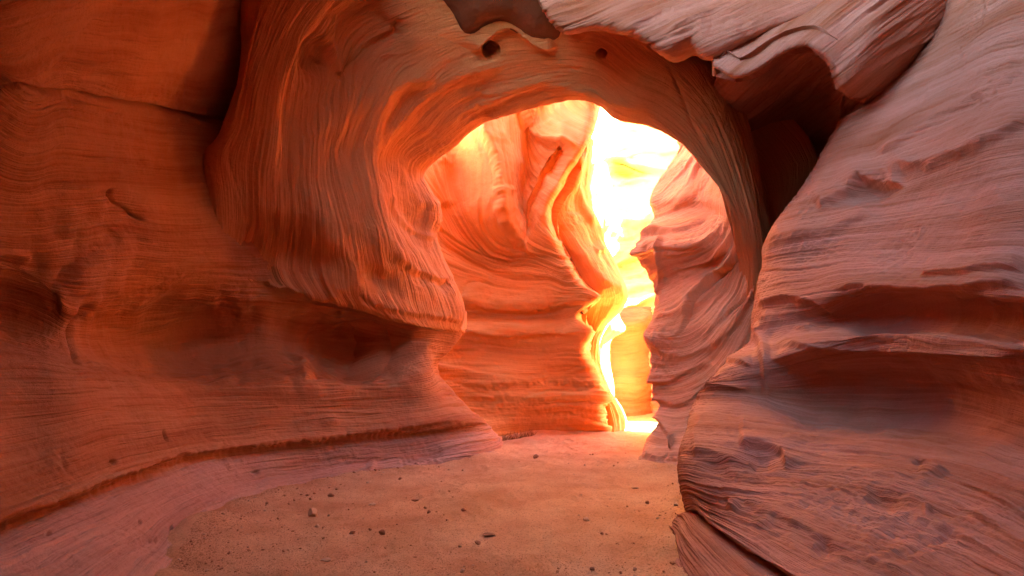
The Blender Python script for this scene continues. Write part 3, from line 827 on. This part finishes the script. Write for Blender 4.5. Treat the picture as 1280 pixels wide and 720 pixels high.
# ------------------------------------------------------------------ big right foreground wall
rw = [
 [W(3.4,-6.5,9.5),W(3.2,-1.5,10.4),W(3.3,2,10.6),W(3.4,4,10.6),W(3.4,5,10.4),W(3.4,6,10.2),W(3.4,6.6,10),W(3.5,7.0,9.6),W(3.8,7.3,9.4)],  # rim and roof lip above the frame, shaped to block sun and bounce
 [W(3.2,-6.5,8.2),W(2.9,-1.5,8.2),W(3.1,2,8.2),W(3.2,4,8.2),W(3.2,5,8.2),W(3.2,6,8.2),W(3.2,6.6,8.2),W(3.3,7.0,8.2),W(3.6,7.3,8.2)],
 [W(3.2,-6.5,7.6),W(4.4,-1.5,7.6),W(4.6,2,7.6),(1450,-420,6.0),(1330,-330,6.4),(1250,-290,6.8),(1200,-260,7.2),(1180,-240,7.6),(1180,-240,8.6)],
 [W(3.2,-6.5,7),W(5.0,-1.2,7),W(4.8,2,7),(1500,-230,4.9),(1340,-200,5.7),(1250,-180,6.3),(1200,-150,6.8),(1180,-120,7.4),(1190,-120,8.4)],
 [W(3.2,-6.5,5),W(4.2,-1,5),W(4.1,2,5),(1500,-80,4.5),(1310,-60,5.3),(1230,-20,5.9),(1185,10,6.5),(1145,40,7.3),(1150,45,8.3)],
 [W(3.2,-6.5,3.8),W(3.7,-1,3.8),W(3.6,2,3.8),(1500,50,4.3),(1290,45,5.05),(1195,85,5.8),(1120,120,6.45),(1056,150,7.15),(1064,160,8.1)],
 [W(3.2,-6.5,3.3),W(3.4,-1,3.3),W(3.3,2,3.3),(1500,140,4.0),(1285,135,4.65),(1180,170,5.4),(1095,200,6.2),(1020,222,7.1),(1032,230,8.1)],
 [W(3.2,-6.5,2.8),W(3.2,-1,2.8),W(3.15,2,2.8),(1500,235,3.75),(1285,225,4.35),(1180,245,5.1),(1085,262,6.0),(970,290,7.1),(985,298,8.1)],
 [W(3.2,-6.5,2.4),W(3.05,-1,2.4),W(3,2,2.4),(1500,320,3.4),(1285,308,4.05),(1180,312,4.8),(1085,318,5.75),(961,336,7.0),(980,342,8.0)],
 [W(3.2,-6.5,2.0),W(2.85,-1,2.0),W(2.8,2,2.0),(1500,400,3.15),(1285,372,3.75),(1180,362,4.5),(1085,362,5.4),(946,392,6.9),(968,396,7.9)],
 [W(3.2,-6.5,1.8),W(2.95,-1,1.8),W(2.9,2,1.8),(1500,430,3.4),(1285,402,3.95),(1180,392,4.72),(1080,392,5.62),(944,424,6.75),(966,428,7.7)],
 [W(3.2,-6.5,1.6),W(2.7,-1,1.6),W(2.65,2,1.6),(1500,465,3.05),(1285,432,3.7),(1180,422,4.45),(1080,418,5.3),(906,460,6.55),(930,464,7.5)],
 [W(3.2,-6.5,1.4),W(2.6,-1,1.4),W(2.6,2,1.4),(1500,500,3.05),(1285,458,3.75),(1180,440,4.5),(1080,436,5.35),(897,476,6.5),(920,480,7.4)],
 [W(3.2,-6.5,1.2),W(2.75,-1,1.1),W(2.75,2,1.1),(1500,580,3.2),(1285,545,3.85),(1180,515,4.62),(1080,505,5.42),(882,494,6.45),(905,496,7.4)],
 [W(3.2,-6.5,.9),W(2.5,-1,.85),W(2.45,2,.85),(1500,700,2.8),(1285,615,3.45),(1180,585,4.1),(1040,562,4.9),(862,553,5.75),(885,556,6.7)],
 [W(3.2,-6.5,.6),W(2.25,-1,.55),W(2.2,1.8,.55),(1500,860,2.3),(1290,725,2.85),(1170,672,3.45),(1020,628,4.25),(860,598,5.35),(880,600,6.3)],
 [W(3.2,-6.5,.35),W(2.05,-1,.32),W(1.95,1.5,.30),(1330,880,2.2),(1180,812,2.62),(1070,760,3.06),(968,706,3.71),(871,640,5.0),(886,640,6.0)],
 [W(3.2,-6.5,.26),W(2.15,-1,.24),W(2.08,1.5,.23),(1360,876,2.28),(1205,808,2.70),(1092,754,3.16),(988,701,3.83),(888,638,5.2),(898,634,6.1)],
 [W(3.2,-6.5,.14),W(1.85,-1,.14),W(1.72,1.5,.14),(1240,900,2.3),(1100,835,2.68),(990,770,3.23),(915,712,3.95),(856,648,5.1),(872,640,6.0)],
 [W(3.2,-6.5,0),W(1.7,-1,0),W(1.5,1.4,0),(1130,960,2.25),(1000,885,2.62),(915,800,3.26),(858,722,4.19),(838,678,4.98),(860,655,5.9)],
 [W(3.2,-6.5,-.3),W(1.7,-1,-.3),W(1.45,1.4,-.3),(1125,1060,2.25),(995,970,2.62),(908,860,3.26),(852,775,4.19),(838,725,4.98),(860,690,5.9)],
]
rw_feats = [
 ('ridge', [(946,400),(955,440),(958,500)], 0.06, 6, 0),
 ('lip', [(960,440),(962,470),(952,505),(985,540)], 0.0, 6, 20),
 ('blob', 1010, 488, 55, 34, 15, -0.20, 1.1), ('blob', 1120, 495, 95, 38, 8, -0.16, 1.1), ('blob', 1220, 518, 85, 42, 8, -0.10, 1),
 ('blob', 1120, 392, 90, 20, 0, -0.18, 1.4), ('blob', 1240, 400, 70, 20, 5, -0.12, 1.5),
 ('blob', 1085, 238, 36, 14, -18, -0.14, 1.5), ('lip', [(1020,262),(1052,240),(1075,218),(1082,222),(1130,228)], 0.10, 5, 16),
 ('lip', [(1110,205),(1170,200),(1250,170),(1290,150)], 0.07, 7, 22),
 ('lip', [(1090,195),(1150,165),(1220,120),(1290,80)], 0.05, 5, 16),
 ('lip', [(960,300),(1040,285),(1080,262),(1100,252)], 0.05, 8, 22),
 ('blob', 990, 300, 50, 10, -20, 0.05, 1),
 ('lip', [(1040,365),(1085,358),(1180,360),(1285,355)], 0.07, 4, 14),
 ('lip', [(1150,345),(1200,344),(1285,338)], 0.06, 3, 10),
 ('lip', [(945,380),(985,372),(1030,380),(1040,400)], 0.07, 4, 14),
 ('blob', 1008, 408, 12, 5, 0, 0.05, 1.5), ('blob', 958, 402, 10, 14, 0, 0.05, 1.5),
 ('lip', [(962,436),(985,430),(1060,438),(1150,438),(1280,445)], 0.06, 3, 10),
 ('lip', [(888,455),(910,450),(940,455)], 0.05, 3, 8), ('lip', [(880,486),(905,484),(938,488)], 0.06, 4, 8),
 ('lip', [(862,566),(890,566),(915,575),(945,580)], 0.06, 4, 14), ('lip', [(922,556),(950,556),(978,566),(985,590)], 0.08, 3, 20),
 ('blob', 945, 575, 24, 14, 10, -0.08, 1.6), ('blob', 895, 585, 18, 8, 20, -0.05, 1.5),
 ('blob', 917, 633, 8, 7, 0, 0.05, 1.5), ('blob', 955, 655, 10, 7, 0, 0.04, 1.5),
 ('blob', 1168, 594, 16, 9, -15, 0.05, 1.8), ('blob', 1147, 577, 6, 5, 0, -0.04, 1.5),
 ('blob', 1105, 628, 24, 10, 15, -0.07, 1.5), ('blob', 1160, 640, 5, 6, 0, 0.03, 1.5), ('blob', 1028, 684, 10, 7, 0, -0.04, 1.5),
 ('ledge', [(868,606),(900,616),(960,645),(1040,680),(1150,725)], 0.03, 4, 14),
 ('ridge', [(960,560),(1100,600),(1280,650)], 0.02, 12, 0),
 ('ledge', [(1050,590),(1150,610),(1285,640)], 0.02, 3, 12),
]
for r_ in rw:
    z_ = pt(r_[-1])[2]
    r_.append(W(7.5, 10.5, z_))  # hidden end column added to seal out sun behind the wall
rock("rough_canyon_wall", rw, "massive rough pinkish wall with hollow bands filling the right foreground", "rock wall", mat=ROCK_ROUGH,
     flow='u', flow_scale=1.0, feats=rw_feats, streak=0.009, undul=0.05, rough=0.007, back=(0.5, 0.15, 0), saw=((32, .024), (10, .007)))

# ------------------------------------------------------------------ overhangs at the top
brow = [  # cols left->right ; rows: top, upper, mid, lip, under, back
 [(640,-200,7.6),(650,-120,7.4),(665,-50,7.1),(676,8,6.95),(680,10,7.5),(690,-20,8.2)],
 [(670,-200,7.6),(680,-120,7.35),(690,-45,7.05),(702,34,6.85),(708,36,7.5),(712,10,8.2)],
 [(720,-200,7.6),(725,-120,7.3),(732,-45,7.0),(744,29,6.8),(752,36,7.5),(755,20,8.2)],
 [(760,-200,7.6),(765,-120,7.3),(772,-45,7.0),(786,34,6.7),(800,45,7.4),(800,30,8.2)],
 [(800,-200,7.6),(805,-120,7.25),(812,-35,6.95),(828,57,6.65),(842,74,7.4),(845,50,8.2)],
 [(840,-200,7.6),(845,-120,7.2),(850,-40,6.9),(862,46,6.65),(868,68,7.5),(870,60,8.2)],
 [(870,-200,7.6),(875,-120,7.15),(880,-40,6.85),(888,61,6.6),(893,72,7.4),(895,60,8.3)],
 [(920,-200,7.6),(925,-120,7.1),(935,-40,6.8),(946,38,6.55),(946,48,7.4),(940,50,8.4)],
 [(980,-200,7.5),(985,-120,7.0),(1000,-50,6.7),(1012,17,6.5),(1008,27,7.3),(1000,40,8.4)],
 [(1050,-200,7.4),(1050,-120,6.9),(1060,-60,6.65),(1068,-15,6.45),(1058,-6,7.2),(1055,10,8.3)],
 [(1130,-200,7.2),(1130,-150,6.8),(1130,-110,6.6),(1130,-70,6.4),(1110,-40,7.2),(1120,-50,8.2)],
]
rock("rock_overhang", T(brow), "pale streaked brow of rock hanging over the arch at the top edge", "rock overhang", mat=ROCK_ROUGH,
     flow='lin', lin=(0.38, 1.0), flow_scale=1.2, feats=[('ridge', [(830,40),(880,20),(980,-10)], 0.03, 8, 0)], streak=0.014, undul=0.05, thick=0.2, saw=((24, .035), (9, .014)))

brow2 = [
 [(870, 40, 7.6), (885, 55, 7.2), (890, 68, 6.8), (893, 82, 6.7), (897, 84, 7.4), (885, 143, 9.0), (883, 190, 10.6)],
 [(890, 30, 7.4), (905, 45, 7.0), (912, 70, 6.65), (919, 97, 6.55), (922, 98, 7.3), (911, 162, 9.0), (909, 205, 10.6)],
 [(930, 20, 7.3), (938, 40, 6.8), (945, 62, 6.55), (951, 85, 6.45), (955, 86, 7.3), (943, 156, 9.0), (941, 200, 10.6)],
 [(965, 0, 7.2), (965, 25, 6.7), (970, 48, 6.45), (976, 68, 6.4), (980, 70, 7.3), (968, 144, 9.0), (966, 191, 10.6)],
 [(1010, -20, 7.0), (1005, 8, 6.6), (1003, 34, 6.4), (1005, 57, 6.35), (1008, 62, 7.3), (997, 138, 9.0), (995, 185, 10.6)],
 [(1050, -40, 6.8), (1040, 0, 6.4), (1030, 34, 6.3), (1021, 63, 6.3), (1020, 70, 7.3), (1013, 145, 9.0), (1011, 191, 10.6)],
 [(1085, -50, 6.6), (1075, 0, 6.3), (1058, 42, 6.25), (1041, 84, 6.3), (1035, 88, 7.3), (1033, 161, 9.0), (1031, 205, 10.6)],
 [(1120, -50, 6.4), (1110, 10, 6.2), (1082, 62, 6.2), (1054, 112, 6.35), (1048, 118, 7.3), (1046, 181, 9.0), (1044, 222, 10.6)],
 [(1160, -50, 6.4), (1145, 20, 6.3), (1115, 75, 6.4), (1075, 118, 6.6), (1062, 128, 7.4), (1067, 177, 9.0), (1065, 218, 10.6)],
 [(1200, -60, 6.6), (1180, 30, 6.6), (1140, 90, 6.75), (1090, 128, 6.9), (1075, 140, 7.6), (1082, 175, 9.0), (1080, 216, 10.6)],
]
rock("rock_visor", T(brow2), "second streaked overhang curling round the dark hollow below the brow", "rock overhang", mat=ROCK_ROUGH,
     flow='lin', lin=(0.8, 1.0), flow_scale=1.1, streak=0.014, undul=0.04, thick=0.2, saw=((24, .035), (9, .014)))

recess = [
 [W(1.6,5.6,10.5),W(2.4,5.6,10.5),W(2.9,5.6,10.5),W(3.4,5.6,10.5),W(4.0,5.6,10.5),W(4.8,5.6,10.5),W(5.6,5.6,10.5),W(6.4,7.0,10.5)],  # unseen top rows added to seal the hollow from sky light
 [W(0.8,7.0,8.3),W(1.6,7.0,8.3),W(2.4,7.0,8.3),W(3.2,7.0,8.3),W(4.0,7.0,8.3),W(4.8,7.0,8.3),W(5.8,7.0,8.3),W(6.4,7.0,8.3)],
 [(740,-60,8.4),(800,-60,9.4),(850,-60,9.6),(920,-60,9.7),(1000,-60,9.7),(1080,-60,9.5),(1180,-60,9.2),(1240,-60,7.2)],
 [(790,50,8.6),(830,50,10.0),(870,50,10.50),(930,55,10.60),(1000,55,10.70),(1070,55,10.50),(1160,55,10.10),(1240,55,7.2)],
 [(880,120,8.7),(900,122,9.6),(905,130,10.50),(950,135,10.80),(1005,140,11.00),(1060,140,10.70),(1120,140,10.20),(1240,140,7.2)],
 [(915,200,8.7),(930,202,9.6),(940,210,10.55),(975,215,10.80),(1010,220,11.00),(1050,220,10.70),(1100,220,10.20),(1240,220,7.2)],
 [(935,270,8.75),(948,272,9.6),(958,275,10.50),(985,280,10.70),(1010,285,10.80),(1040,285,10.50),(1080,285,10.10),(1240,285,7.2)],
 [(952,330,9.2),(962,330,9.9),(968,330,10.40),(990,335,10.50),(1010,335,10.50),(1035,335,10.30),(1070,335,10.00),(1240,335,7.2)],
 [(950,420,9.2),(962,420,9.8),(972,420,10.20),(990,420,10.30),(1005,420,10.30),(1025,420,10.10),(1060,420,9.90),(1240,420,7.2)],
 [(930,640,9.2),(950,640,9.6),(972,640,9.8),(990,640,9.8),(1005,640,9.8),(1025,640,9.6),(1060,640,9.4),(1240,640,7.2)],
]
rock("rock_hollow", recess, "smooth deep red rock at the back of the hollow between brow, arch and rough wall", "rock hollow", mat=ROCK_SMOOTH,
     flow='lin', lin=(-.15, 1.0), streak=0.004, undul=0.08, rough=0.002, thick=0.3)

ceil = [
 [W(-4.5,8.6,17),W(-2,8.6,17),W(0,8.6,17),W(2.2,8.6,16),W(4.2,8.6,15.5),W(5.6,8.6,14)],  # upper rows above the frame, added to block light over the arch
 [W(-4.5,7.4,9.2),W(-2,7.2,9.2),W(0,7.2,9.2),W(1.8,7.2,9.2),W(3.6,7.4,9.2),W(5.6,8.2,9.2)],
 [W(-4.5,5.2,7.4),W(-2,4.7,7.1),W(0,4.6,7.0),W(1.6,5.1,7.2),W(3.2,6.0,7.8),W(5.4,7.5,8.4)],  # unseen roof row pulled forward to shade the arch front
 [(280,-220,6.9),(500,-220,6.5),(640,-220,6.4),(720,-220,6.5),(860,-220,6.9),(930,-220,7.2)],
 [(480,-70,7.1),(560,-60,6.95),(630,-60,6.9),(690,-60,7.0),(760,-70,7.4),(800,-70,7.8)],
 [(555,10,7.6),(575,10,7.4),(625,5,7.3),(680,5,7.35),(730,10,7.6),(770,10,8.0)],
 [(565,50,8.1),(582,45,7.75),(625,25,7.6),(680,40,7.65),(720,48,8.0),(760,48,8.4)],
 [(575,90,8.6),(592,78,8.2),(625,45,8.0),(690,65,8.1),(720,75,8.5),(760,75,8.9)],
]
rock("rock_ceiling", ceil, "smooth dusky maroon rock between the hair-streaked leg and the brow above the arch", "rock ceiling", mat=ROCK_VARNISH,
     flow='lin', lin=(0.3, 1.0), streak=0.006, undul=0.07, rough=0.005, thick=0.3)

# ------------------------------------------------------------------ stones, grit and dry brush on the sand
def sand_z(x, y):
    P = np.array([[x, y, 0.0]])
    return float(sand_height(P)[0])

def floor_point(px, py):
    Y = F * CAM_H / (py - HZ)
    return (px - 640.0) / F * Y, Y

def stone_material(name, c0, c1):
    m = bpy.data.materials.new(name); m.use_nodes = True
    nt = m.node_tree; nn, ll = nt.nodes, nt.links
    bs = nn["Principled BSDF"]; bs.inputs["Roughness"].default_value = 0.9
    bs.inputs["Specular IOR Level"].default_value = 0.2
    tc = nn.new("ShaderNodeTexCoord"); nz = nn.new("ShaderNodeTexNoise")
    nz.inputs["Scale"].default_value = 30; nz.inputs["Detail"].default_value = 5
    oi = nn.new("ShaderNodeObjectInfo")
    ad = nn.new("ShaderNodeMath"); ad.operation = 'MULTIPLY_ADD'; ad.inputs[1].default_value = 0.35
    ll.new(tc.outputs["Object"], nz.inputs["Vector"])
    ll.new(oi.outputs["Random"], ad.inputs[0]); ll.new(nz.outputs["Fac"], ad.inputs[2])
    rp = nn.new("ShaderNodeValToRGB")
    rp.color_ramp.elements[0].position = 0.4; rp.color_ramp.elements[0].color = (*c0, 1)
    rp.color_ramp.elements[1].position = 0.9; rp.color_ramp.elements[1].color = (*c1, 1)
    ll.new(ad.outputs[0], rp.inputs[0]); ll.new(rp.outputs[0], bs.inputs["Base Color"])
    bp = nn.new("ShaderNodeBump"); bp.inputs["Distance"].default_value = 0.004
    ll.new(nz.outputs["Fac"], bp.inputs["Height"]); ll.new(bp.outputs[0], bs.inputs["Normal"])
    return m

STONE_DARK = stone_material("dark_red_stone", (0.26, 0.095, 0.04), (0.44, 0.18, 0.08))
STONE_PALE = stone_material("pale_stone", (0.52, 0.26, 0.12), (0.70, 0.45, 0.26))
STONE_RED = stone_material("red_stone", (0.40, 0.16, 0.06), (0.58, 0.27, 0.12))

def stone_mesh(seed, flat):
    import bmesh
    r = np.random.default_rng(seed)
    bm = bmesh.new()
    bmesh.ops.create_icosphere(bm, subdivisions=3, radius=0.5)
    planes = [(lambda v: v / np.linalg.norm(v))(r.normal(size=3)) for _ in range(9)]
    cuts = r.uniform(0.24, 0.42, 9)
    ax = np.array([1.0, r.uniform(.6, .9), flat])
    for v in bm.verts:
        c = np.array(v.co)
        for p_, k in zip(planes, cuts):                       # broken flat faces
            d = c @ p_
            if d > k: c = c - (d - k) * 0.92 * p_
        c = c * (1 + 0.05 * math.sin(9 * c[0] + seed) * math.cos(8 * c[1]))
        v.co = c * ax
    me = bpy.data.meshes.new("stone")
    bm.to_mesh(me); bm.free()
    return me

def copy_mesh(me, m):
    c = me.copy(); c.materials.clear(); c.materials.append(m); return c

SHAPES = {}
for k, m in (("dark", STONE_DARK), ("pale", STONE_PALE), ("red", STONE_RED)):
    SHAPES[k] = [copy_mesh(stone_mesh(20 + i, (0.7, 0.45, 0.6, 0.28)[i]), m) for i in range(4)]

def stone(name, px, py, wpx, kind, shape, label, group=None, cat="pebble"):
    x, y = floor_point(px, py)
    w = wpx / F * y
    o = bpy.data.objects.new(name, SHAPES[kind][shape])
    scene.collection.objects.link(o)
    o.scale = (w, w, w)
    o.rotation_euler = (random.uniform(-.25, .25), random.uniform(-.25, .25), random.uniform(0, 6.28))
    o.location = (x, y, sand_z(x, y) + w * (0.24, 0.12, 0.18, 0.07)[shape])
    tag(o, label, cat, group, 'thing')
    return o

big = [
 (391,643,17,"pale",0,"largest pale angular stone on the sand near the left wall bench"),
 (397,659,11,"pale",1,"pale low stone just in front of the largest pale stone"),
 (478,671,11,"dark",0,"dark red upright stone alone on the open sand left of the flat slab"),
 (440,670,10,"dark",1,"flat dark stone between the pale stones and the dark upright stone"),
 (611,665,20,"dark",3,"long flat dark slab of rock lying in the middle of the sand"),
 (597,676,9,"red",0,"small reddish stone right in front of the long dark slab"),
 (407,702,16,"pale",3,"thin pale flake of rock at the lower left of the sand"),
 (578,715,9,"pale",0,"rounded pale stone nearest the viewer at the bottom edge"),
 (670,573,9,"dark",0,"lone dark stone farthest down the path before the bright gap"),
 (414,619,9,"dark",2,"dark stone at the foot of the left bench beside scattered rubble"),
 (521,625,14,"dark",3,"thin dark flake lying on sand in front of the left bench"),
 (536,643,7,"dark",0,"small dark stone midway between dark flake and long slab"),
 (732,650,11,"pale",2,"pale crumbly stone on the right half of the sand"),
 (753,666,8,"dark",1,"dark stone just below the pale crumbly stone at right"),
 (740,707,9,"dark",2,"dark stone near the bottom edge right of centre"),
 (579,640,10,"dark",1,"low dark stone behind the long dark slab"),
 (465,630,11,"pale",3,"flat pale chip on the sand near the left bench end"),
 (575,680,10,"pale",1,"pale low stone left of the small reddish stone"),
 (809,627,7,"dark",0,"dark stone near the foot of the right wall"),
 (850,602,9,"pale",3,"whitish flake against the right wall foot, farther one"),
 (845,631,12,"pale",1,"whitish broken stone against the right wall foot, nearer one"),
 (794,609,11,"pale",3,"flat pale slab sunk in sand before the striped wall foot"),
]
for px, py, w, kind, sh, lab in big:
    stone("stone", px, py, w, kind, sh, lab, cat="stone")
LAB = {"dark": "tiny dark red pebble scattered on the orange sand", "pale": "tiny pale pebble scattered on the orange sand", "red": "tiny reddish pebble scattered on the orange sand"}
def edge_px(py):                                              # left and right limits of bare sand on a picture row
    lx = np.interp(py, [556, 572, 585, 598, 612, 628, 662, 722], [632, 604, 524, 425, 356, 306, 246, 212])
    rx = np.interp(py, [545, 583, 592, 640, 672, 722], [790, 795, 850, 858, 834, 846])
    return lx, rx
n_ = 0
while n_ < 262:
    if n_ < 95:                                               # rubble along the left bench
        py = random.uniform(582, 719)
        lx, rx = edge_px(py)
        px = lx + 3 + abs(random.gauss(0, 26)) * (1 + (py - 580) / 110)
        if px > rx: continue
    elif n_ < 127:                                            # chips along the right wall's foot
        py = random.uniform(586, 719)
        lx, rx = edge_px(py)
        px = rx + 4 - abs(random.gauss(0, 16)) * (1 + (py - 580) / 110)
    else:
        py = 556 + 163 * random.random() ** 0.75
        lx, rx = edge_px(py)
        px = random.uniform(lx + 6, rx - 3)
    w = random.choice((2.2, 2.6, 3.0, 3.0, 3.6, 4.4, 5.5)) * (0.75 + (py - 556) / 330)
    kind = random.choices(("dark", "pale", "red"), (2, 3, 5))[0]
    stone("pebble", px, py, w, kind, random.randrange(4), LAB[kind], "pebbles scattered on the sand")
    n_ += 1

def grit():
    r = np.random.default_rng(3)
    V, Q = [], []
    T0 = np.array([[1, 1, 1], [1, -1, -1], [-1, 1, -1], [-1, -1, 1]], float) * 0.6
    tri = np.array([[0, 1, 2], [0, 3, 1], [0, 2, 3], [1, 3, 2]])
    pts = []
    for _ in range(9000):
        py = 552 + 170 * r.random() ** 0.6
        lx, rx = edge_px(py)
        px = r.uniform(lx, rx) if r.random() < .7 else lx + abs(r.normal(0, 30))
        if px > rx: continue
        pts.append(floor_point(px, py))
    pts = np.array(pts)
    P3 = np.stack([pts[:, 0], pts[:, 1], np.zeros(len(pts))], 1)
    z = sand_height(P3)
    for i, (x, y) in enumerate(pts):
        s_ = r.uniform(0.0025, 0.008)
        A = T0 * s_ * r.uniform(.6, 1.2, (4, 3))
        a = r.uniform(0, 6.28); c, s2 = math.cos(a), math.sin(a)
        A = A @ np.array([[c, s2, 0], [-s2, c, 0], [0, 0, .7]])
        V.append(A + np.array([x, y, z[i] + s_ * .2])); Q.append(tri + 4 * i)
    o = mesh_object("sand_grit", np.concatenate(V), np.concatenate(Q), STONE_RED, smooth=False)
    tag(o, "fine red grit sprinkled over the orange sand", "grit", kind='stuff')
grit()

def brush():
    r = np.random.default_rng(11)
    V, Q, k = [], [], 0
    for _ in range(150):
        px = r.uniform(628, 668)
        x0, y0 = floor_point(px, 549 - (px - 628) * .10)
        y0 -= 0.1
        p = np.array([x0, y0, sand_z(x0, y0)]); d = np.array([r.normal(0, .5), r.normal(0, .3), 1.0])
        L = r.uniform(.06, .2); rad = r.uniform(.003, .006)
        for s_ in range(3):
            q = p + d / np.linalg.norm(d) * L / 3
            for c in (p, q):
                for a in (0, 2.1, 4.2):
                    V.append(c + rad * (1 - .25 * s_) * np.array([math.cos(a), math.sin(a), 0]))
            for e in range(3):
                Q.append([k + e, k + (e + 1) % 3, k + 3 + (e + 1) % 3, k + 3 + e])
            k += 6; p = q; d = d + r.normal(0, .35, 3)
    m = stone_material("dry_twig", (0.22, 0.08, 0.03), (0.42, 0.2, 0.08))
    o = mesh_object("dry_brush", np.array(V), np.array(Q), m, smooth=False)
    tag(o, "low tuft of dry brown brush at the foot of the orange chamber wall", "dry brush", kind='thing')
brush()
